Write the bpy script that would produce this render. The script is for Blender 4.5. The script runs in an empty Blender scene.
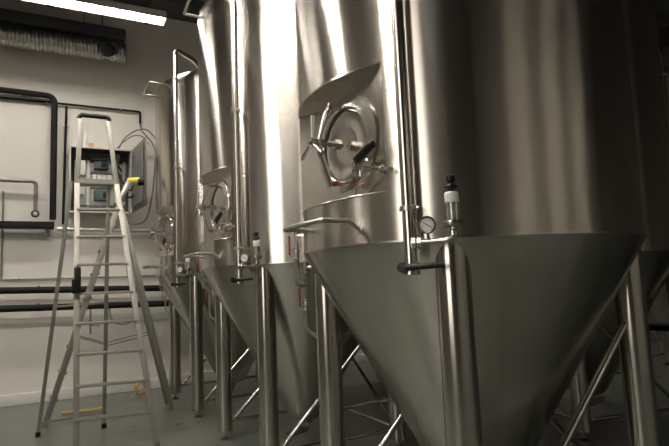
import bpy, math, random
from mathutils import Vector, Matrix
random.seed(4)
C = bpy.context.scene.collection
PI = math.pi
def rad(a): return a * PI / 180
# ------------------------------------------------------------------ mesh helpers
class MB:
    def __init__(s): s.v = []; s.f = []
    def add(s, vs, fs):
        n = len(s.v); s.v += [tuple(v) for v in vs]; s.f += [tuple(i + n for i in f) for f in fs]; return s
    def box(s, c, d, M=None, bev=0.0):
        x, y, z = (q / 2 for q in d); c = Vector(c)
        if bev <= 0:
            vs = [Vector((a * x, b * y, e * z)) for a in (-1, 1) for b in (-1, 1) for e in (-1, 1)]
            fs = [(0, 1, 3, 2), (4, 6, 7, 5), (0, 4, 5, 1), (2, 3, 7, 6), (0, 2, 6, 4), (1, 5, 7, 3)]
        else:
            import bmesh
            bm = bmesh.new(); bmesh.ops.create_cube(bm, size=1)
            bmesh.ops.scale(bm, vec=d, verts=bm.verts)
            bmesh.ops.bevel(bm, geom=bm.edges[:], offset=bev, segments=2, affect='EDGES', profile=.6)
            bm.verts.ensure_lookup_table()
            vs = [v.co.copy() for v in bm.verts]; fs = [tuple(v.index for v in f.verts) for f in bm.faces]; bm.free()
        if M is not None: vs = [M @ v for v in vs]
        return s.add([v + c for v in vs], fs)
    def bar(s, p, q, w, h, up=(0, 0, 1), bev=0.0):
        p = Vector(p); q = Vector(q); d = q - p; L = d.length; t = d.normalized()
        u = Vector(up); a = t.cross(u)
        if a.length < 1e-4: a = t.cross(Vector((1, 0, 0)))
        a.normalize(); b = a.cross(t)
        M = Matrix((t, a, b)).transposed()
        return s.box((p + q) / 2, (L, w, h), M.to_3x3(), bev)
    def tube(s, pts, r, seg=14, fillet=0.0, caps=True):
        P = [Vector(p) for p in pts]
        if fillet > 0 and len(P) > 2:
            out = [P[0]]
            for i in range(1, len(P) - 1):
                a = (P[i - 1] - P[i]); b = (P[i + 1] - P[i])
                k = min(fillet, a.length * .48, b.length * .48); a = P[i] + a.normalized() * k; b = P[i] + b.normalized() * k
                for j in range(7):
                    t = j / 6; out.append(a * (1 - t) ** 2 + P[i] * 2 * t * (1 - t) + b * t * t)
            out.append(P[-1]); P = out
        n = len(P); rings = []; T = []
        for i in range(n):
            d = (P[min(i + 1, n - 1)] - P[max(i - 1, 0)]).normalized(); T.append(d)
        ref = T[0].cross(Vector((0, 0, 1)))
        if ref.length < .05: ref = T[0].cross(Vector((1, 0, 0)))
        ref.normalize(); base = len(s.v); rr = r if isinstance(r, (list, tuple)) else [r] * n
        for i in range(n):
            ref = (ref - T[i] * ref.dot(T[i])).normalized(); b = T[i].cross(ref)
            for k in range(seg):
                a = 2 * PI * k / seg; s.v.append(tuple(P[i] + (ref * math.cos(a) + b * math.sin(a)) * rr[i]))
        for i in range(n - 1):
            for k in range(seg):
                a = base + i * seg + k; b_ = base + i * seg + (k + 1) % seg
                s.f.append((a, b_, b_ + seg, a + seg))
        if caps:
            s.f.append(tuple(base + k for k in range(seg))[::-1]); s.f.append(tuple(base + (n - 1) * seg + k for k in range(seg)))
        return s
    def lathe(s, prof, seg=32, o=(0, 0, 0), axis=(0, 0, 1), closed=False):
        ax = Vector(axis).normalized(); u = ax.cross(Vector((0, 0, 1)))
        if u.length < .05: u = Vector((1, 0, 0))
        u.normalize(); w = ax.cross(u); o = Vector(o); base = len(s.v); n = len(prof)
        for r, z in prof:
            for k in range(seg):
                a = 2 * PI * k / seg; s.v.append(tuple(o + ax * z + (u * math.cos(a) + w * math.sin(a)) * max(r, 1e-5)))
        for i in range(n if closed else n - 1):
            j = (i + 1) % n
            for k in range(seg):
                k2 = (k + 1) % seg; s.f.append((base + i * seg + k, base + i * seg + k2, base + j * seg + k2, base + j * seg + k))
        if not closed:
            if prof[0][0] > 1e-4: s.f.append(tuple(base + k for k in range(seg))[::-1])
            if prof[-1][0] > 1e-4: s.f.append(tuple(base + (n - 1) * seg + k for k in range(seg)))
        return s
    def build(s, name, mat, parent=None, ang=35, smooth=True):
        import bmesh
        me = bpy.data.meshes.new(name); me.from_pydata(s.v, [], s.f)
        bm = bmesh.new(); bm.from_mesh(me); bmesh.ops.remove_doubles(bm, verts=bm.verts, dist=2e-5)
        bmesh.ops.recalc_face_normals(bm, faces=bm.faces); bm.to_mesh(me); bm.free()
        me.update()
        if smooth: me.shade_smooth(); me.set_sharp_from_angle(angle=rad(ang))
        me.materials.append(mat)
        o = bpy.data.objects.new(name, me); C.objects.link(o)
        if parent is not None: o.parent = parent
        return o
def thing(name, label, cat, loc=(0, 0, 0), group=None):
    o = bpy.data.objects.new(name, None); C.objects.link(o); o.location = loc; o.empty_display_size = .1
    return tag(o, label, cat, group)
def tag(o, label, cat, group=None):
    o['label'] = label; o['category'] = cat
    if group: o['group'] = group
    return o
def struct(o): o['kind'] = 'structure'; return o
def copy_tree(o, parent=None):
    c = o.copy(); C.objects.link(c)
    if parent is not None: c.parent = parent
    for ch in list(o.children): copy_tree(ch, c)
    return c
# ------------------------------------------------------------------ materials
def mat(name, col, rough=.5, metal=0.0, noise=0.0, nscale=8.0, bump=0.0, bscale=60.0, aniso=0.0, emit=None, estr=0.0, trans=0.0, spec=.5, stretch=(1, 1, 1), rnoise=0.0, arot=0.0):
    m = bpy.data.materials.new(name); m.use_nodes = True; nt = m.node_tree; b = nt.nodes['Principled BSDF']
    b.inputs['Base Color'].default_value = (*col, 1); b.inputs['Roughness'].default_value = rough; b.inputs['Metallic'].default_value = metal
    b.inputs['Specular IOR Level'].default_value = spec; b.inputs['Transmission Weight'].default_value = trans
    tc = nt.nodes.new('ShaderNodeTexCoord'); mp = nt.nodes.new('ShaderNodeMapping'); mp.inputs['Scale'].default_value = stretch
    nt.links.new(tc.outputs['Object'], mp.inputs['Vector'])
    if noise or rnoise:
        n = nt.nodes.new('ShaderNodeTexNoise'); n.inputs['Scale'].default_value = nscale; n.inputs['Detail'].default_value = 5
        nt.links.new(mp.outputs[0], n.inputs['Vector'])
    if noise:
        r = nt.nodes.new('ShaderNodeMixRGB'); r.inputs['Color1'].default_value = (*[c * (1 - noise) for c in col], 1); r.inputs['Color2'].default_value = (*[min(1, c * (1 + noise)) for c in col], 1)
        nt.links.new(n.outputs['Fac'], r.inputs['Fac']); nt.links.new(r.outputs[0], b.inputs['Base Color'])
    if rnoise:
        q = nt.nodes.new('ShaderNodeMapRange'); q.inputs['To Min'].default_value = max(0.02, rough - rnoise); q.inputs['To Max'].default_value = rough + rnoise
        nt.links.new(n.outputs['Fac'], q.inputs['Value']); nt.links.new(q.outputs[0], b.inputs['Roughness'])
    if bump:
        n2 = nt.nodes.new('ShaderNodeTexNoise'); n2.inputs['Scale'].default_value = bscale; n2.inputs['Detail'].default_value = 3
        nt.links.new(mp.outputs[0], n2.inputs['Vector']); bp = nt.nodes.new('ShaderNodeBump'); bp.inputs['Strength'].default_value = bump; bp.inputs['Distance'].default_value = .01
        nt.links.new(n2.outputs['Fac'], bp.inputs['Height']); nt.links.new(bp.outputs[0], b.inputs['Normal'])
    if aniso:
        b.inputs['Anisotropic'].default_value = aniso; b.inputs['Anisotropic Rotation'].default_value = arot
        t = nt.nodes.new('ShaderNodeTangent'); t.direction_type = 'RADIAL'; t.axis = 'Z'; nt.links.new(t.outputs[0], b.inputs['Tangent'])
    if emit: b.inputs['Emission Color'].default_value = (*emit, 1); b.inputs['Emission Strength'].default_value = estr
    return m
AROT = .25
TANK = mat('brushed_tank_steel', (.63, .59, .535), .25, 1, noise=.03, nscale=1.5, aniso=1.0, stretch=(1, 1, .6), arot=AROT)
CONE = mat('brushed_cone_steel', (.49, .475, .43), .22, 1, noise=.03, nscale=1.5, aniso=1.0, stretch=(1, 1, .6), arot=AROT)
PANEL = mat('recess_steel', (.60, .57, .52), .2, 1, noise=.03, nscale=2, bump=.25, bscale=5, stretch=(1, 1, .25))
LEG = mat('leg_steel', (.58, .55, .50), .19, 1, noise=.04, nscale=3, aniso=.6, arot=AROT)
POL = mat('polished_steel', (.52, .50, .465), .24, 1, noise=.03, nscale=20)
SATIN = mat('satin_pipe_steel', (.50, .48, .44), .28, 1, noise=.05, nscale=10)
RIM = mat('gauge_rim_steel', (.12, .115, .11), .35, .9, noise=.05)
BLK = mat('black_plastic', (.006, .006, .0065), .4, spec=.3, noise=.2, nscale=20)
RUB = mat('black_rubber_pipe', (.006, .006, .0065), .65, spec=.25, noise=.25, nscale=15, bump=.1, bscale=40)
RED = mat('red_plastic', (.20, .016, .012), .4, noise=.1)
WHT = mat('white_plastic', (.75, .74, .70), .4, noise=.03)
FACE = mat('gauge_face', (.66, .66, .62), .5, noise=.02)
GLS = mat('sight_glass', (.85, .87, .85), .05, trans=.9)
ALU = mat('ladder_aluminium', (.29, .28, .25), .45, .8, noise=.12, nscale=12, bump=.04, bscale=80)
DUCT = mat('duct_foil', (.62, .61, .58), .28, 1, noise=.15, nscale=20, bump=.25, bscale=25)
DGREY = mat('dark_grey_paint', (.05, .05, .052), .6, noise=.15)
GREY = mat('grey_metal', (.24, .23, .215), .4, .7, noise=.1)
GALV = mat('galvanised_pipe', (.68, .67, .65), .3, .9, noise=.08, nscale=15)
CAB = mat('cabinet_enamel', (.62, .61, .57), .45, noise=.04)
LIN = mat('door_lining_grey', (.15, .145, .14), .5, noise=.2, nscale=4)
YEL = mat('yellow_plastic', (.75, .55, .03), .4, noise=.05)
GRN = mat('teal_component', (.05, .12, .10), .5, noise=.1)
BLUE = mat('blue_component', (.06, .085, .11), .5, noise=.1)
CABLE = mat('grey_cable', (.16, .155, .16), .5, noise=.1)
ORG = mat('tape_orange', (.62, .36, .12), .5, noise=.1)
WOOD = mat('light_wood', (.55, .40, .14), .6, noise=.15, nscale=6, stretch=(12, 2, 2))
CEIL = mat('ceiling_deck', (.075, .073, .07), .8, noise=.2, nscale=3)
HOUS = mat('lamp_housing', (.40, .39, .37), .5, noise=.05)
LAMP = mat('lit_diffuser', (.9, .9, .88), .5, emit=(1.0, .94, .85), estr=72)
LAMP2 = mat('lit_diffuser_bright', (.9, .9, .88), .5, emit=(1.0, .94, .85), estr=138)
FILL_LAMP = mat('fill_diffuser_dim', (.9, .9, .88), .5, emit=(1.0, .94, .85), estr=46)  # dim glow for the fill lamps added by the front wall
def grooved(name, col, pitch, rough=.5, strength=.25):
    m = mat(name, col, rough, noise=.05, nscale=1.5); nt = m.node_tree; b = nt.nodes['Principled BSDF']
    tc = nt.nodes['Texture Coordinate']; sx = nt.nodes.new('ShaderNodeSeparateXYZ'); nt.links.new(tc.outputs['Object'], sx.inputs[0])
    ad = nt.nodes.new('ShaderNodeMath'); ad.operation = 'ADD'; nt.links.new(sx.outputs[0], ad.inputs[0]); nt.links.new(sx.outputs[1], ad.inputs[1])
    dv = nt.nodes.new('ShaderNodeMath'); dv.operation = 'DIVIDE'; dv.inputs[1].default_value = pitch; nt.links.new(ad.outputs[0], dv.inputs[0])
    fr = nt.nodes.new('ShaderNodeMath'); fr.operation = 'FRACT'; nt.links.new(dv.outputs[0], fr.inputs[0])
    gt = nt.nodes.new('ShaderNodeMapRange'); gt.inputs['From Min'].default_value = 0; gt.inputs['From Max'].default_value = .05; nt.links.new(fr.outputs[0], gt.inputs['Value'])
    bp = nt.nodes.new('ShaderNodeBump'); bp.inputs['Strength'].default_value = strength; bp.inputs['Distance'].default_value = .004
    nt.links.new(gt.outputs[0], bp.inputs['Height']); nt.links.new(bp.outputs[0], b.inputs['Normal']); return m
WALLD = grooved('dark_fill_cut_wall', (.10, .092, .08), .28)  # dark tone put in on the unseen left wall to cut fill, deepen reflections
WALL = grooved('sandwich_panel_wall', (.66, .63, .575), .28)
BASE = mat('concrete_curb', (.62, .60, .56), .6, noise=.08)
def floor_mat():
    m = mat('green_epoxy_floor', (.112, .122, .102), .3, noise=.25, nscale=1.2, bump=.05, bscale=30, rnoise=.1); return m
FLOOR = floor_mat()
# ------------------------------------------------------------------ room
X0, X1, Y0, Y1, ZC = -4.8, 9.0, -8.5, 6.334, 6.0
struct(MB().box(((X0 + X1) / 2, (Y0 + Y1) / 2, -.1), (X1 - X0 + .4, Y1 - Y0 + .4, .2)).build('floor', FLOOR))
struct(MB().box(((X0 + X1) / 2, (Y0 + Y1) / 2, ZC + .1), (X1 - X0 + .4, Y1 - Y0 + .4, .2)).build('ceiling', CEIL))
struct(MB().box(((X0 + X1) / 2, Y1 + .1, ZC / 2), (X1 - X0 + .4, .2, ZC)).build('wall_back', WALL))
struct(MB().box(((X0 + X1) / 2, Y0 - .1, ZC / 2), (X1 - X0 + .4, .2, ZC)).build('wall_front', WALL))
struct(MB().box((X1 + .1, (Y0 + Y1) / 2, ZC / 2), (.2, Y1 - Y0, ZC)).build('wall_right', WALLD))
WY0, WY1, WZ0, WZ1 = -3.1, -1.0, 1.0, 5.0
wl = MB()
wl.box((X0 - .1, (Y0 + WY0) / 2, ZC / 2), (.2, WY0 - Y0, ZC)); wl.box((X0 - .1, (Y1 + WY1) / 2, ZC / 2), (.2, Y1 - WY1, ZC))
wl.box((X0 - .1, (WY0 + WY1) / 2, WZ0 / 2), (.2, WY1 - WY0, WZ0)); wl.box((X0 - .1, (WY0 + WY1) / 2, (WZ1 + ZC) / 2), (.2, WY1 - WY0, ZC - WZ1))
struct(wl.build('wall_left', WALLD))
WIN = mat('frosted_daylit_glass', (.8, .8, .78), .5, emit=(1.0, .93, .84), estr=2.3)
w = MB(); w.box((X0 - .1, (WY0 + WY1) / 2, (WZ0 + WZ1) / 2), (.02, WY1 - WY0, WZ1 - WZ0)); wo = struct(w.build('window_1', WIN))
f = MB()
for yy in (WY0 + .03, (WY0 + WY1) / 2, WY1 - .03): f.box((X0 - .07, yy, (WZ0 + WZ1) / 2), (.06, .05, WZ1 - WZ0))
for zz in (WZ0 + .03, 2.33, 3.66, WZ1 - .03): f.box((X0 - .07, (WY0 + WY1) / 2, zz), (.058, WY1 - WY0, .05))
f.build('window_frame', GREY, wo)
struct(MB().box(((X0 + X1) / 2, Y1 - .02, .075), (X1 - X0, .04, .15), bev=.008).build('baseboard_back', BASE))
# ceiling joists
cb = MB()
for xx in (-3.6, -2.2, -.8, .6, 2.0, 3.4, 4.8, 6.2, 7.6): cb.box((xx, (Y0 + Y1) / 2, ZC - .09), (.09, Y1 - Y0, .18))
for yy in (5.6, 3.0, .4, -2.2, -4.8): cb.box(((X0 + X1) / 2, yy, ZC - .06), (X1 - X0, .06, .12))
struct(cb.build('trim_1', DGREY))
# ------------------------------------------------------------------ ceiling lights
def lamp(x, y, z=5.2, L=1.85, dm=None):
    t = thing('ceiling_light', '', 'ceiling light', (x, y, z), 'fluorescent ceiling lights over the aisle')
    h = MB(); W = .115
    h.box((0, 0, .075), (L, .12, .05)); h.box((0, 0, .05), (L, 2 * W, .008))
    for s in (-1, 1): h.box((0, s * W, .012), (L, .006, .085)); h.box((s * L / 2, 0, .012), (.006, 2 * W, .085))
    h.build('housing', HOUS, t)
    MB().box((0, 0, .032), (L - .04, .08, .018), bev=.006).build('diffuser', dm or LAMP, t)
    for s in (-1, 1):
        MB().tube([(s * L * .38, 0, .1), (s * L * .38, 0, ZC - z)], .006, 8).build('hanger_rod', DGREY, t)
    return t
vis = lamp(-1.72, 4.84); vis['label'] = 'long fluorescent ceiling light hanging by the back wall above the silver duct'
vis.pop('group', None) if hasattr(vis, 'pop') else None
if 'group' in vis: del vis['group']
for (x, y) in ((-3.70, 4.84), (-1.72, 2.15), (-3.70, 2.15), (-1.72, -.6), (-3.70, -.6), (4.3, 4.9), (-.6, -7.95), (2.4, -7.95), (5.4, -7.95)):  # the east lamp and the three by wall_front are added fill light
    c = lamp(x, y, 5.2 if y > -7 else 4.5, dm=LAMP if y > 4.5 and x < 0 else LAMP2 if y > -7 else FILL_LAMP); c['label'] = 'fluorescent ceiling light over the hall, east and front-wall ones added as fill, outside the picture'
    c['group'] = 'fluorescent ceiling lights over the aisle'
# ------------------------------------------------------------------ tank
R, ZS, ZT = .9521, 1.668, 4.05
AH = 28.8; RZ0, RZ1 = 1.90, 2.51
def cyl(r, az, z): a = rad(az); return Vector((-r * math.cos(a), -r * math.sin(a), z))
def make_tank():
    t = thing('fermentation_tank', '', 'fermentation tank')
    # shell with a flat recess
    azs = [i * 2.0 for i in range(-90, 90)]
    azs = sorted(set([a for a in azs if abs(abs(a) - AH) > .9] + [-AH, AH])); n = len(azs)
    zs = [ZS, ZS + .1, RZ0, RZ1, 3.0, 3.5, ZT]
    m = MB(); m.v = [tuple(cyl(R, a, z)) for z in zs for a in azs]
    for i in range(len(zs) - 1):
        for k in range(n):
            k2 = (k + 1) % n
            if i == 2 and k2 > 0 and azs[k] >= -AH - .01 and azs[k2] <= AH + .01: continue
            m.f.append((i * n + k, i * n + k2, (i + 1) * n + k2, (i + 1) * n + k))
    m.build('shell', TANK, t, ang=30)
    xc = -R * math.cos(rad(AH)); ins = [a for a in azs if abs(a) <= AH + .01]
    p = MB(); nn = len(ins)
    rows = [[cyl(R, a, RZ1) for a in ins], [Vector((xc, cyl(R, a, 0).y, RZ1)) for a in ins], [Vector((xc, cyl(R, a, 0).y, RZ0)) for a in ins], [cyl(R, a, RZ0) for a in ins]]
    p.add([v for r_ in rows for v in r_], [(i * nn + k, i * nn + k + 1, (i + 1) * nn + k + 1, (i + 1) * nn + k) for i in range(3) for k in range(nn - 1)])
    p.build('manway_recess', PANEL, t, ang=20)
    # weld lip around recess
    for z in (RZ0, RZ1): MB().tube([cyl(R + .001, a, z) for a in ins], .0045, 6).build('recess_weld', POL, t)
    # head
    hd = MB(); pr = [(R, ZT)] + [(R - .16 + .16 * math.cos(rad(a)), ZT + .16 * math.sin(rad(a))) for a in range(10, 71, 10)]
    r0, z0 = pr[-1]
    for i in range(1, 9): u = i / 8; pr.append((r0 * (1 - u), z0 + .20 * math.sin(u * PI / 2)))
    hd.lathe(pr, 120).build('domed_top', TANK, t)
    # cone
    co = MB(); rb = .185; zb = .30
    pr = [(R, ZS), (R - .004, ZS - .012)] + [(R - .004 - (R - .004 - rb) * u, ZS - .012 - (ZS - .012 - zb) * u) for u in [i / 10 for i in range(1, 11)]] + [(rb - .03, zb - .035), (.08, zb - .07), (.05, zb - .075)]
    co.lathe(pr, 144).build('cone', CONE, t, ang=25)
    MB().lathe([(R + .0025, ZS - .006), (R + .004, ZS), (R + .0025, ZS + .006)], 120).build('seam_weld', POL, t)
    ot = MB(); ot.tube([(0, 0, .23), (0, 0, .14), (-.28, -.12, .14)], .03, 16, .06); ot.lathe([(.03, 0), (.05, .003), (.05, .02), (.03, .023)], 20, (0, 0, .19))
    ot.build('outlet_pipe', POL, t)
    # legs
    for sx in (-1, 1):
        for sy in (-1, 1):
            x, y = sx * .6124, sy * .6124
            l = MB().lathe([(.0776, .085), (.0776, .6), (.0776, 1.2), (.0776, 1.655)], 36).build('leg', LEG, t); l.location = (x, y, 0)
            ft = MB().lathe([(.055, 0), (.055, .012), (.02, .03), (.018, .086)], 20).build('foot', POL, l)
    def brace(p, q, r=.0175): MB().tube([p, q], r, 12).build('brace', POL if False else LEG, t)
    q = .6124
    brace((q - .03, -q, 1.25), (-q + .05, -q, .14), .020); brace((q - .03, q, 1.22), (-q + .05, q, .14), .019)
    brace((q, q - .04, 1.0), (q, -q + .05, .2)); brace((q, -q + .04, .42), (q - .02, q - .05, .12), .015); brace((q, -q, .17), (q, q, .17), .014)
    for sy in (-1, 1): brace((-q, sy * q, .17), (q, sy * q, .17), .016)
    # manway
    mc = Vector((xc, -.112, 2.20)); ax = (-1, 0, 0)
    def oval(m_):
        m_.v = [(v[0], mc.y + (v[1] - mc.y) * 1.2, v[2]) for v in m_.v]; return m_
    mw = oval(MB().lathe([(.186, .0), (.186, .022), (.190, .026), (.198, .026), (.236, .014), (.246, .012), (.248, .008), (.248, 0)], 64, mc, ax, closed=True))
    man = mw.build('manway_ring', PANEL, t, ang=25)
    oval(MB().lathe([(.180, .004), (.178, .010), (.165, .012), (.12, .006), (.06, .002), (0, .001)], 56, mc, ax)).build('manway_door', PANEL, man)
    gk = oval(MB().lathe([(.179, .008), (.1825, .014), (.186, .012), (.1825, .004)], 48, mc, ax, closed=True)).build('gasket', BLK, man)
    ky = -.10; yk = MB(); pts = [(-.926, 2.412), (-1.0, 2.20), (-.934, 1.978)]
    for a, b in zip(pts, pts[1:]): yk.bar((a[0], ky, a[1]), (b[0], ky, b[1]), .045, .014, (1, 0, 0), .003)
    yk.build('yoke', POL, man)
    for xx, zz in ((-.92, 2.395), (-.928, 1.995)):
        MB().tube([(xx, ky - .005, zz), (xc - .02, ky - .005, zz)], .012, 12).build('pivot_pin', POL, man)
        MB().tube([(xx + .012, ky - .028, zz - .004), (xx + .012, ky - .012, zz - .004)], .008 if zz > 2.2 else .014, 12).build('pivot_cap', RED, man)
    hub = MB(); hx = -1.02
    hub.tube([(hx - .03, ky, 2.20), (xc - .02, ky, 2.20)], .012, 12); hub.tube([(hx - .022, ky, 2.20), (hx + .014, ky, 2.20)], .025, 14)
    hub.tube([(-.985, ky, 2.20), (-.962, ky, 2.20)], .024, 6); hub.tube([(-.905, ky, 2.20), (-.868, ky, 2.20)], .026, 6); hub.tube([(-.94, ky, 2.20), (-.925, ky, 2.20)], .018, 6)
    for a in (85, 205, 325):
        d = Vector((0, -math.cos(rad(a)), math.sin(rad(a)))); h0 = Vector((hx - .01, ky, 2.20))
        hub.tube([h0, h0 + d * .05, h0 + d * .135], [.009, .009, .0115], 12)
    hub.build('star_handle', POL, man)
    hg = MB(); hy = -.36; hz = 2.04
    hg.tube([(xc - .075, hy, hz - .06), (xc - .075, hy, hz + .035)], .017, 12); hg.tube([(xc - .115, hy, hz - .01), (xc - .03, hy, hz - .01)], .020, 6)
    hg.tube([(xc - .06, hy + .02, hz - .03), (xc - .06, hy - .14, hz - .045), (xc, hy - .15, hz - .05)], .010, 10, .02)
    for a in (30, 90, 150, 210, 270, 330): hg.tube([(xc - .1, hy, hz - .01), (xc - .1, hy + .036 * math.cos(rad(a)), hz - .01 + .036 * math.sin(rad(a)))], .007, 8)
    hg.tube([(xc - .05, hy + .03, hz - .05), (xc - .05, hy + .10, hz - .09), (xc - .03, hy + .14, hz - .12)], .009, 8, .02)
    hg.tube([(xc - .09, hy - .02, hz - .02), (xc - .09, hy - .07, hz + .03)], .010, 8); hg.tube([(xc - .05, hy, hz + .02), (xc - .02, hy + .02, hz + .01)], .014, 8)
    hgo = hg.build('hinge', POL, man)
    MB().tube([(xc - .10, -.375, 2.052), (xc - .11, -.39, 2.055), (xc - .115, -.46, 2.072), (xc - .115, -.53, 2.092), (xc - .115, -.538, 2.094)], [.014, .021, .021, .02, .012], 14).build('grip', BLK, hgo)
    # hook rails
    for (za, zb_, y1, y2) in ((1.735, 1.78, .12, -.31), (3.99, 4.03, .02, -.45)):
        rl = MB()
        def sx_(y): return -math.sqrt(R * R - y * y)
        A = [(sx_(y1) + .005, y1, zb_ - .005), (sx_(y1) - .045, y1, zb_), (-1.10, y1, zb_), (-1.115, (y1 + y2) / 2 , zb_), (-1.10, y2, zb_), (sx_(y2) - .05, y2 + .01, zb_), (sx_(y2) + .005, y2 + .01, za)]
        rl.tube(A, .0125, 12, .012).build('hook_rail', SATIN, t)
    # cleaning pipe
    pa = 36; rp = R + .07
    cp = MB(); cp.tube([cyl(rp, pa, 1.56), cyl(rp, pa, 4.44), cyl(rp - .32, pa + 3, 4.40), cyl(rp - .55, pa + 4, 4.24)], .0285, 18, .09)
    cpo = cp.build('cleaning_pipe', LEG, t)
    for z in (1.80, 2.95, 4.05):
        b = MB(); b.lathe([(.0275, -.011), (.037, -.011), (.037, .011), (.0275, .011)], 18, cyl(rp, pa, z), closed=True)
        b.tube([cyl(rp, pa, z), cyl(R - .01, pa, z)], .008, 8)
        a0 = cyl(rp, pa, z); a1 = cyl(rp + .004, pa + 2.7, z); a2 = cyl(rp + .004, pa - 2.3, z); b.tube([a1, a2], .008, 8)
        b.build('pipe_clip', SATIN, cpo)
    v = MB(); v.lathe([(.02, -.03), (.038, -.028), (.038, -.012), (.028, -.010), (.028, .004), (.038, .006), (.038, .022), (.026, .024)], 22, cyl(rp, pa, 1.545)); pass
    vo = v.build('butterfly_valve', POL, cpo)
    lv = MB(); a = [cyl(rp + .045, pa - 1.2, 1.548), cyl(rp + .05, pa + .5, 1.548), cyl(rp + .05, pa + 4, 1.548), cyl(rp + .045, pa + 8.2, 1.552)]
    lv.tube(a, [.017, .014, .0125, .012], 14, 0); lv.lathe([(.022, -.016), (.025, 0), (.022, .016), (0, .018)], 16, a[0] + Vector((0, 0, 0)), (-math.cos(rad(pa)), -math.sin(rad(pa)), 0))
    lv.build('valve_lever', BLK, vo)
    # relief assembly
    rt = R + .13; ra = 46.6
    arm = MB(); arm.tube([cyl(rp, pa, 1.652), cyl(rp + .03, pa + 2.2, 1.65), cyl(rt - .02, 41, 1.65), cyl(rt, 45, 1.65), cyl(rt, ra, 1.66), cyl(rt, ra, 1.69)], .0125, 14, .03)
    j = cyl(rp + .02, pa + 2.1, 1.65); dj = (cyl(rp, 41, 1.65) - cyl(rp, pa, 1.65)).normalized()
    arm.lathe([(.013, -.022), (.027, -.02), (.027, -.004), (.02, 0), (.027, .004), (.027, .02), (.013, .022)], 18, j, dj)
    arm.tube([cyl(rp + .02, pa + .6, 1.795), cyl(rp + .03, pa + 3.4, 1.66)], .005, 8)
    ao = arm.build('relief_arm', POL, t)
    P = cyl(rt, ra, -.055)
    b = MB(); b.lathe([(.014, 1.715), (.02, 1.722), (.02, 1.742), (.014, 1.748), (.014, 1.756), (.042, 1.758), (.044, 1.766), (.040, 1.770), (.044, 1.774), (.042, 1.782), (.03, 1.786)], 28, P)
    for a in (0, 90, 180, 270): b.tube([P + Vector((.0265 * math.cos(rad(a)), .0265 * math.sin(rad(a)), 1.78)), P + Vector((.0265 * math.cos(rad(a)), .0265 * math.sin(rad(a)), 1.86))], .0035, 8)
    b.lathe([(.012, 1.786), (.013, 1.86)], 14, P)
    rv = b.build('relief_valve', POL, ao)
    MB().lathe([(.022, 1.786), (.024, 1.79), (.024, 1.856), (.022, 1.86)], 24, P).build('sight_glass', GLS, rv)
    MB().lathe([(.026, 1.856), (.028, 1.860), (.028, 1.895), (.024, 1.90)], 24, P).build('cap', WHT, rv)
    MB().lathe([(.010, 1.90), (.010, 1.912), (.027, 1.914), (.028, 1.924), (.024, 1.93), (.011, 1.932), (.010, 1.938), (.018, 1.944), (.021, 1.955), (.018, 1.966), (.008, 1.972), (0, 1.973)], 24, P).build('knob', BLK, rv)
    g = MB(); gp = cyl(rt, 41, 1.717); gd = (-math.cos(rad(50)), -math.sin(rad(50)), .0)
    g.lathe([(.0, -.018), (.034, -.015), (.037, -.008), (.037, .008), (.034, .013), (.0285, .008)], 32, gp, gd); g.tube([gp - Vector((0, 0, .03)), cyl(rt - .02, 41, 1.655)], .006, 10); g.tube([gp + Vector((0, 0, .03)), gp + Vector((0, 0, .038))], .008, 10)
    go = g.build('pressure_gauge', RIM, ao)
    MB().lathe([(.0285, .0082), (0, .0083)], 28, gp, gd).build('dial', FACE, go)
    u = Vector(gd); sd = u.cross(Vector((0, 0, 1))).normalized(); nd = MB(); c0 = gp + u * .010
    up = Vector((0, 0, 1))
    for k in range(11):
        a = rad(225 - 27 * k); d = sd * -math.cos(a) + up * math.sin(a); nd.bar(c0 + d * .020, c0 + d * .026, .0015, .0008, u)
    a = rad(215); d = sd * math.cos(a) + up * math.sin(a); nd.bar(c0 - d * .018, c0 + d * .020, .0034, .001, u)
    nd.build('needle', BLK, go)
    # sampling manifold
    ma = -40; r1 = R + .085
    s = MB(); A = cyl(r1, ma, 0); B = cyl(r1 - .03, ma - 4.5, 0)
    s.tube([A + Vector((0, 0, 1.84)), A + Vector((0, 0, 1.49)), B + Vector((0, 0, 1.49))], .011, 10, .03)
    s.tube([B + Vector((0, 0, 1.62)), B + Vector((0, 0, 1.20)), Vector((-.60, .70, 1.12))], .011, 10, .03)
    s.tube([A + Vector((0, 0, 1.80)), cyl(R - .01, ma, 1.80)], .009, 8); s.tube([B + Vector((0, 0, 1.60)), cyl(R - .04, ma - 4.5, 1.60)], .009, 8)
    for (Q, z) in ((A, 1.69), (B, 1.60), (B, 1.36)): s.lathe([(.009, -.04), (.018, -.037), (.018, -.027), (.012, -.023), (.018, 0), (.012, .023), (.018, .027), (.018, .037), (.009, .04)], 16, Q + Vector((0, 0, z)))
    so = s.build('sampling_pipe', SATIN, t)
    for (Q, z) in ((A, 1.69), (B, 1.60), (B, 1.36)):
        o_ = cyl(.03, ma + 30, 0) + Q; MB().bar(o_ + Vector((-.012, 0, z - .01)), o_ + Vector((-.012, 0, z + .11)), .014, .008, (1, 0, 0), .002).build('valve_handle', RED, so)
    return t
T0 = make_tank()
S = 2.3187
spots = [(0, 0, 0, 'large steel fermentation tank nearest the camera, filling the right half of the view', 'fermentation tanks in the front row'),
         (0, S, 0, 'middle steel fermentation tank of the front row, partly behind the nearest tank', 'fermentation tanks in the front row'),
         (0, 2 * S, 0, 'farthest steel fermentation tank of the front row, next to the step ladders and back wall', 'fermentation tanks in the front row'),
         (2.78, 1.38, PI - .21, 'dim steel tank right behind the nearest tank, its rim showing along the right edge', 'fermentation tanks in the rows behind'),
         (2.75, 1.4 + S, PI, 'dim steel tank behind the front row whose leg shows low between the first two tanks', 'fermentation tanks in the rows behind'),
         (5.8, 2.1, 0, 'dark steel tank farthest back, its cone showing low at the right edge', 'fermentation tanks in the rows behind')]
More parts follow.
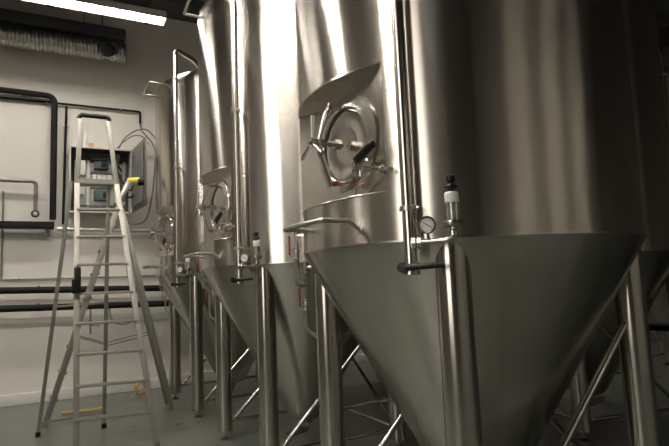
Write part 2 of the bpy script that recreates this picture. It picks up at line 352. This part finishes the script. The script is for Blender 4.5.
tanks = []
for i, (x, y, rz, lab, grp) in enumerate(spots):
    o = T0 if i == 0 else copy_tree(T0); o.location = (x, y, 0); o.rotation_euler = (0, 0, rz); o['label'] = lab; o['group'] = grp; tanks.append(o)
# ------------------------------------------------------------------ back wall services
def pipe(name, pts, r, m, label, cat, fillet=0.05, seg=14, clips=(), cm=None, kids=None):
    o = MB().tube(pts, r, seg, fillet).build(name, m); tag(o, label, cat)
    for (x, y, z) in clips:
        b = MB(); b.box((x, (y + Y1) / 2 - .003, z), (.02, Y1 - y - .006, .02)); b.tube([(x - .012, y, z), (x + .012, y, z)], r + .008, 12); b.build('pipe_clip', cm or GREY, o)
    return o
pipe('drain_pipe', [(-4.6, 6.22, 4.42), (-2.12, 6.22, 4.39), (-2.12, 6.22, 2.56)], .044, RUB, 'thick black insulated pipe running along the wall and turning down beside the ladder', 'pipe', .12, 18, [(-2.5, 6.22, 4.39)], RUB)
pipe('conduit_pipe', [(-4.6, 6.29, 4.30), (-.91, 6.29, 4.32), (-.91, 6.29, 4.13)], .016, RUB, 'thin black conduit along the wall above the open control cabinet', 'conduit', .03, 10, [(-2.22, 6.29, 4.30), (-1.20, 6.29, 4.31)], GREY)
o = MB().tube([(-1.96, 6.29, 4.28), (-1.985, 6.29, 2.50)], .018, 10).build('conduit_pipe', RUB); tag(o, 'thin black vertical conduit on the wall left of the control cabinet', 'conduit')
MB().box((-1.965, 6.31, 3.99), (.09, .04, .03), bev=.004).build('pipe_clip', WHT, o)
o = pipe('supply_pipe', [(-4.6, 6.2, 3.09), (-2.34, 6.2, 3.10), (-2.34, 6.2, 2.64)], .026, GREY, 'grey steel pipe bending down to a round flange on the wall at far left', 'pipe', .07)
MB().lathe([(.055, 0), (.055, .02), (.045, .026), (.03, .03)], 24, (-2.34, 6.18, 2.63), (0, -1, 0)).build('flange', DGREY, o); MB().lathe([(.026, 0), (.026, .03), (.0, .032)], 20, (-2.34, 6.16, 2.63), (0, -1, 0)).build('flange_centre', GALV, o)
o = MB().box((-3.35, 6.20, 2.445), (2.5, .17, .05), bev=.008).box((-3.35, 6.12, 2.48), (2.5, .015, .07)).build('cable_tray', BLK); tag(o, 'flat black cable tray fixed low on the wall at the left edge', 'cable tray')
for xx in (-2.2, -3.2, -4.2): MB().box((xx, 6.255, 2.38), (.03, .14, .12)).build('bracket', GREY, o)
o = MB().box((-3.35, 6.205, 2.478), (2.46, .15, .012)).build('tray_lid', BLUE, o)
pipe('water_pipe', [(-2.06, 6.2, 2.42), (-.45, 6.2, 2.40), (4.0, 6.2, 2.40)], .034, GALV, 'shiny steel water pipe crossing the wall behind the step ladder', 'pipe', 0, 14, [(-1.98, 6.2, 2.42), (-.75, 6.2, 2.40), (1.2, 6.2, 2.40), (3.4, 6.2, 2.4)], GREY)
pipe('conduit_pipe', [(-2.74, 6.31, 2.96), (-2.74, 6.31, 1.72), (2.0, 6.31, 1.70)], .012, GREY, 'thin grey conduit forming a long corner on the wall above the two black pipes', 'conduit', .03, 8, [(-2.53, 6.31, 1.72), (-1.0, 6.31, 1.71)], GREY)
for z0, z1, lab in ((1.585, 1.50, 'upper of two thick black pipes running low across the back wall'), (1.33, 1.265, 'lower of two thick black pipes running low across the back wall')):
    o = pipe('insulated_pipe', [(-4.6, 6.12, z0 + .03), (-.5, 6.12, z1 + .01), (5.0, 6.12, z1)], .047, RUB, lab, 'pipe', 0, 18, [(-3.6, 6.12, z0 + .01), (-2.28, 6.12, (z0 + z1) / 2 + .02), (.6, 6.12, z1)], RUB)
    o['group'] = 'black pipes along the back wall'; lowpipe = o
# drain taps under the black pipe
o = MB().tube([(-1.62, 6.12, 1.26), (-1.62, 6.12, .90)], .013, 10).lathe([(.013, -.04), (.026, -.035), (.026, .035), (.013, .04)], 14, (-1.62, 6.12, 1.06)).build('drain_tap', GREY, lowpipe)
MB().bar((-1.63, 6.09, 1.03), (-1.50, 6.08, 1.01), .02, .01).build('tap_lever', DGREY, o)
o = MB().tube([(-1.36, 6.12, 1.30), (-1.36, 6.10, 1.12), (-1.28, 6.08, 1.02), (-1.12, 6.09, 1.0), (-1.02, 6.12, 1.08), (-1.0, 6.12, 1.24)], .011, 8, .06).build('drain_hose', GREY, lowpipe)
# duct
dc = MB(); pts = []; rr = []
n = 144
for i in range(n + 1):
    x = -4.6 + (3.42) * i / n; pts.append((x, 5.93, 5.10)); rr.append(.150 + (.010 if i % 2 else -.007))
dc.tube(pts, rr, 28); du = dc.build('ventilation_duct', DUCT, ang=15); tag(du, 'silver corrugated air duct running along the top of the back wall', 'air duct')
MB().lathe([(.09, 0), (.112, 0), (.112, .10), (.085, .10), (.085, .02)], 28, (-1.45, 5.79, 5.06), (.1, -1, -.35)).build('spigot', BLK, du)
o = MB().box((-2.89, 5.98, 5.352), (3.42, .30, .17), bev=.01).build('cable_trunking', DGREY); tag(o, 'dark grey box trunking lying directly above the silver air duct', 'trunking')
for x in (-4, -1.5): MB().tube([(x, 5.98, 5.4), (x, 5.98, 5.95)], .008, 6).build('hanger', DGREY, o)
for x in (-3.9, -1.76): MB().tube([(x, 5.815, 5.18), (x, 5.815, 5.98)], .006, 6).build('hanger', DGREY, du)
# ------------------------------------------------------------------ control cabinet
cx0, cx1, cz0, cz1, cy = -1.91, -1.07, 2.66, 3.62, 6.05
t = thing('control_cabinet', 'open grey electrical control cabinet on the wall behind the ladder', 'control cabinet', (0, 0, 0))
zc_ = (cz0 + cz1) / 2; h = MB(); th = .02; ym = (cy + Y1) / 2; dy = Y1 - cy
h.box((cx0, ym, (cz0 + cz1) / 2), (th, dy, cz1 - cz0)); h.box((cx1, ym, (cz0 + cz1) / 2), (th, dy, cz1 - cz0))
h.box(((cx0 + cx1) / 2, ym, cz0), (cx1 - cx0 + th, dy, th)); h.box(((cx0 + cx1) / 2, ym, cz1), (cx1 - cx0 + th, dy, th)); h.box(((cx0 + cx1) / 2, Y1 - .02, (cz0 + cz1) / 2), (cx1 - cx0, th, cz1 - cz0))
h.build('housing', CAB, t)
MB().box(((cx0 + cx1) / 2, Y1 - .034, (cz0 + cz1) / 2), (cx1 - cx0 - .03, .006, cz1 - cz0 - .03)).box(((cx0 + cx1) / 2, ym, cz1 - .014), (cx1 - cx0 - .03, dy - .06, .006)).box((cx0 + .014, ym, zc_), (.006, dy - .06, cz1 - cz0 - .03)).build('interior_shade', DGREY, t)  # dark sheets inside the housing, standing in for the shade of its depth
MB().box(((cx0 + cx1) / 2, Y1 - .05, (cz0 + cz1) / 2 - .06), (.62, .01, .72)).build('mounting_plate', GALV, t)
d = MB(); P0 = Vector((cx1 + .01, cy, 0)); P1 = Vector((-.99, 5.22, 0)); zc = (cz0 + cz1) / 2
d.bar(P0 + Vector((0, 0, zc)), P1 + Vector((0, 0, zc)), .02, cz1 - cz0, bev=.003)
do = d.build('door', GREY, t)
d2 = MB(); off = Vector((-.025, 0, 0))
d2.bar(P0.lerp(P1, .12) + off + Vector((0, 0, zc)), P0.lerp(P1, .90) + off + Vector((0, 0, zc)), .02, .84, bev=.002); d2.build('door_lining', LIN, do)
MB().box(P0.lerp(P1, .9) + Vector((-.045, 0, 3.02)), (.03, .04, .10), bev=.004).build('door_latch', BLK, do)
def comp(name, x, z, w_, hh, m, dpt=.08, parent=t):
    b = MB(); b.box((x, Y1 - .055 - dpt / 2, z), (w_, dpt, hh), bev=.004); return b.build(name, m, parent)
comp('drive_unit', -1.475, 3.41, .20, .15, BLUE, .12); comp('drive_display', -1.44, 3.41, .09, .08, BLK, .14)
comp('drive_unit', -1.475, 2.93, .20, .15, GRN, .12); comp('drive_display', -1.42, 2.93, .08, .08, BLK, .14)
for k in range(4): comp('relay', -1.58 + k * .07, 3.17, .06, .15, WHT, .09)
comp('terminal_strip', -1.475, 3.29, .30, .035, GREY, .05); comp('terminal_strip', -1.475, 3.06, .30, .035, GREY, .05); comp('terminal_strip', -1.5, 2.76, .62, .05, DGREY, .07)
for x in (-1.82, -1.66, -1.28, -1.16): comp('wiring_duct', x, 3.10, .045, .72, CAB if x < -1.2 else GREY, .07)
comp('power_supply', -1.74, 3.34, .08, .22, WHT, .10); comp('power_supply', -1.22, 3.12, .07, .30, DGREY, .08)
comp('breaker', -1.74, 3.0, .07, .12, CAB, .08)
for (pts, m_) in (([(-1.24, 6.1, 3.55), (-1.28, 6.05, 3.3), (-1.20, 5.99, 3.1), (-1.10, 5.95, 2.95), (-1.06, 5.8, 3.05)], BLK), ([(-1.7, 6.2, 3.55), (-1.62, 6.15, 3.45), (-1.3, 6.15, 3.5), (-1.2, 6.15, 3.3)], BLK), ([(-1.85, 6.15, 2.72), (-1.5, 6.08, 2.75), (-1.2, 6.1, 2.70)], DGREY),
                  ([(-1.27, 6.1, 3.55), (-1.3, 6.04, 3.25), (-1.24, 5.98, 3.0), (-1.12, 5.93, 2.85), (-1.06, 5.78, 2.9)], BLK)):
    MB().tube(pts, .014, 8, .12).build('cable_loom', m_, t)
b = MB().lathe([(.03, 3.63), (.032, 3.64), (.032, 3.80), (.02, 3.83), (.012, 3.85), (.012, 3.87)], 20, (-1.715, 6.12, 0)).build('spray_bottle', WHT); tag(b, 'small white bottle standing on top of the control cabinet', 'bottle')
b = MB().box((-1.625, 6.12, 3.665), (.07, .07, .07), bev=.006).build('small_box', ORG); tag(b, 'tiny tan box on top of the control cabinet beside the white bottle', 'box')
def cablething(pts, r, label): tag(MB().tube(pts, r, 8, .3).build('hanging_cable', CABLE), label, 'cable')
cablething([(-.91, 6.28, 4.12), (-.90, 6.2, 3.98), (-.70, 6.15, 3.75), (-.72, 6.15, 3.2), (-.80, 6.05, 2.75), (-.88, 6.0, 2.50), (-1.10, 6.0, 2.46), (-1.14, 6.1, 2.64)], .012, 'grey cable dropping from the thin conduit and looping under the control cabinet')
cablething([(-1.25, 6.1, 3.64), (-1.18, 6.05, 3.80), (-1.02, 6.0, 3.93), (-.85, 6.0, 3.97), (-.66, 6.1, 3.80), (-.58, 6.2, 3.3)], .010, 'grey cable arching from the cabinet top to the right over its open door')
cablething([(-1.28, 6.12, 3.64), (-1.2, 6.1, 3.74), (-1.05, 6.05, 3.86), (-.90, 6.1, 3.88), (-.80, 6.2, 3.78)], .008, 'thin inner cable arching from the cabinet top under a longer one')
# ------------------------------------------------------------------ step ladder
t = thing('step_ladder', 'tall aluminium platform step ladder with black top grip in front of the control cabinet', 'ladder', (-1.75, 3.6, 0))
L0 = Vector((-1.75, 3.6, 0))
def loc(v): return Vector(v) - L0
def fr(u, side):   # rail point by height share; 0 foot, 1 platform
    a = Vector((-1.925, 3.25, .02)) if side < 0 else Vector((-1.235, 3.10, .02)); b = Vector((-1.918, 3.78, 2.66)) if side < 0 else Vector((-1.53, 3.76, 2.66)); return a.lerp(b, u)
for s, nm in ((-1, 'front_rail'), (1, 'front_rail')):
    m_ = MB(); m_.bar(loc(fr(0, s)), loc(fr(1, s)), .055, .028, (0, 1, 0), .004)
    top = Vector((-1.890, 3.82, 3.40)) if s < 0 else Vector((-1.612, 3.82, 3.40))
    m_.bar(loc(fr(.995, s)), loc(top), .05, .026, (0, 1, 0), .004)
    ro = m_.build(nm, ALU, t)
    MB().box(loc(fr(0, s)) + Vector((0, 0, .005)), (.05, .07, .05), bev=.006).build('rubber_foot', GREY, ro)
for k in range(1, 9):
    u = k / 9.0; a = fr(u, -1); b_ = fr(u, 1)
    MB().bar(loc(a), loc(b_), .075, .026, (0, 0, 1), .004).build('step', ALU, t)
a = fr(1, -1); b_ = fr(1, 1)
MB().bar(loc(a) + Vector((0, .10, 0)), loc(b_) + Vector((0, .05, 0)), .13, .022, (0, 0, 1), .004).bar(loc(a) + Vector((0, 0, .02)), loc(b_) + Vector((0, 0, .02)), .03, .05).build('platform', ALU, t)
MB().tube([loc((-1.905, 3.82, 3.38)), loc((-1.885, 3.82, 3.42)), loc((-1.615, 3.82, 3.42)), loc((-1.598, 3.82, 3.38))], .026, 12, .03).build('top_grip', BLK, t)
ra0, ra1 = Vector((-1.965, 3.90, 2.70)), Vector((-2.245, 4.25, .02)); rb0, rb1 = Vector((-1.60, 3.88, 2.68)), Vector((-1.604, 4.20, .02))
for p, q_ in ((ra0, ra1), (rb0, rb1)):
    ro = MB().bar(loc(p), loc(q_), .04, .025, (0, 1, 0), .004).build('rear_rail', ALU, t)
    MB().box(loc(q_), (.05, .05, .06), bev=.006).build('rubber_foot', BLK, ro)
for u in (.50, .955): MB().bar(loc(ra0.lerp(ra1, u)), loc(rb0.lerp(rb1, u - .01)), .025, .02).build('rear_bar', ALU, t)
MB().box(loc((-1.918, 3.48, 1.62)), (.06, .07, .26), bev=.012).box(loc((-1.955, 3.47, 1.56)), (.03, .05, .14), bev=.008).build('side_bracket', BLK, t)
# second ladder, seen from its side
t = thing('step_ladder', 'aluminium A-frame ladder standing side-on behind the platform ladder, legs spread wide', 'ladder', (-1.45, 4.7, 0))
L0 = Vector((-1.45, 4.7, 0))
for yy, dx in ((4.52, 0), (4.92, .02)):
    MB().bar(loc((-1.41, 4.60 + (yy - 4.52) * .75, 2.56)), loc((-2.19 + dx, yy, .02)), .03, .06, (1, 0, 0), .004).build('rail', ALU, t)
    MB().bar(loc((-1.38, 4.60 + (yy - 4.52) * .75, 2.52)), loc((-.80 + dx, yy, .02)), .03, .055, (1, 0, 0), .004).build('rail', ALU, t)
for k in range(1, 9):
    u = k / 9; x = -2.18 + (.77) * u; z = .02 + 2.54 * u; y0 = 4.52 + .08 * u; y1 = 4.92 - .02 * u
    MB().box(loc((x, (y0 + y1) / 2, z)), (.085, y1 - y0, .025), bev=.003).build('step', ALU, t)
MB().box(loc((-1.40, 4.75, 2.56)), (.12, .34, .05), bev=.008).build('top_cap', GREY, t)
for y_ in (4.56, 4.92):
    MB().bar(loc((-1.895, y_, 1.0)), loc((-1.53, y_, .86)), .018, .012).bar(loc((-1.53, y_, .86)), loc((-1.0, y_, .96)), .018, .012).build('spreader', GREY, t)
t = thing('hand_lamp', 'grey tubular hand lamp with a bright yellow collar on top of the side-on ladder', 'lamp', (-1.40, 4.6, 2.60)); L0 = Vector((-1.40, 4.6, 2.58))
MB().tube([loc((-1.40, 4.62, 2.605)), loc((-1.35, 4.62, 2.70)), loc((-1.28, 4.62, 2.84))], [.03, .035, .045], 16).build('tube', GALV, t)
MB().tube([loc((-1.31, 4.62, 2.845)), loc((-1.17, 4.62, 2.86))], .042, 14).build('collar', YEL, t)
MB().tube([loc((-1.19, 4.62, 2.84)), loc((-1.12, 4.62, 2.85))], .05, 12).build('head', BLK, t)
# floor bits
o = MB().lathe([(.05, 0), (.085, 0), (.085, .07), (.05, .07)], 28, (-.96, 6.02, .087), (.2, -1, 0), closed=True).build('tape_roll', ORG); tag(o, 'orange roll of tape standing on the floor against the back wall curb', 'tape roll')
o = MB().box((-1.75, 5.2, .018), (.5, .06, .03), bev=.004).build('wooden_plank', WOOD); tag(o, 'short yellowish wooden plank lying on the floor between the ladder feet', 'plank')
o = MB().tube([(4.2, -3.0, .82), (4.2, 5.6, .82)], .055, 16).build('insulated_pipe', RUB); tag(o, 'black insulated pipe running low behind the right leg of the nearest tank', 'pipe')
for yy in (-2, .4, 3.0, 5.2): MB().box((4.2, yy, .39), (.06, .06, .78)).build('support_post', DGREY, o)
# ------------------------------------------------------------------ camera
cam = bpy.data.cameras.new('camera'); co = bpy.data.objects.new('camera', cam); C.objects.link(co)
cam.sensor_width = 36; cam.lens = 538.5559 / 669 * 36; cam.clip_start = .02
cam.shift_x = 0; cam.shift_y = 0
Rr = Vector((.88163834, -.47013941, -.04102153)); Uu = Vector((-.01513204, -.11504127, .99324545)); Ff = Vector((.471683, .87506254, .10853896))
M = Matrix((Rr, Uu, -Ff)).transposed().to_4x4(); M.translation = Vector((-2.1999, -2.4735, 1.5)); co.matrix_world = M
sc = bpy.context.scene; sc.camera = co
w = bpy.data.worlds.new('world'); sc.world = w; w.use_nodes = True
w.node_tree.nodes['Background'].inputs[0].default_value = (.9, .85, .75, 1); w.node_tree.nodes['Background'].inputs[1].default_value = .02
sc.view_settings.view_transform = 'Standard'; sc.view_settings.look = 'None'; sc.view_settings.gamma = 1; sc.view_settings.use_curve_mapping = False
sc.view_settings.exposure = 0.32
sc.cycles.use_denoising = True
sc.cycles.max_bounces = 8; sc.cycles.glossy_bounces = 6; sc.cycles.sample_clamp_indirect = 6
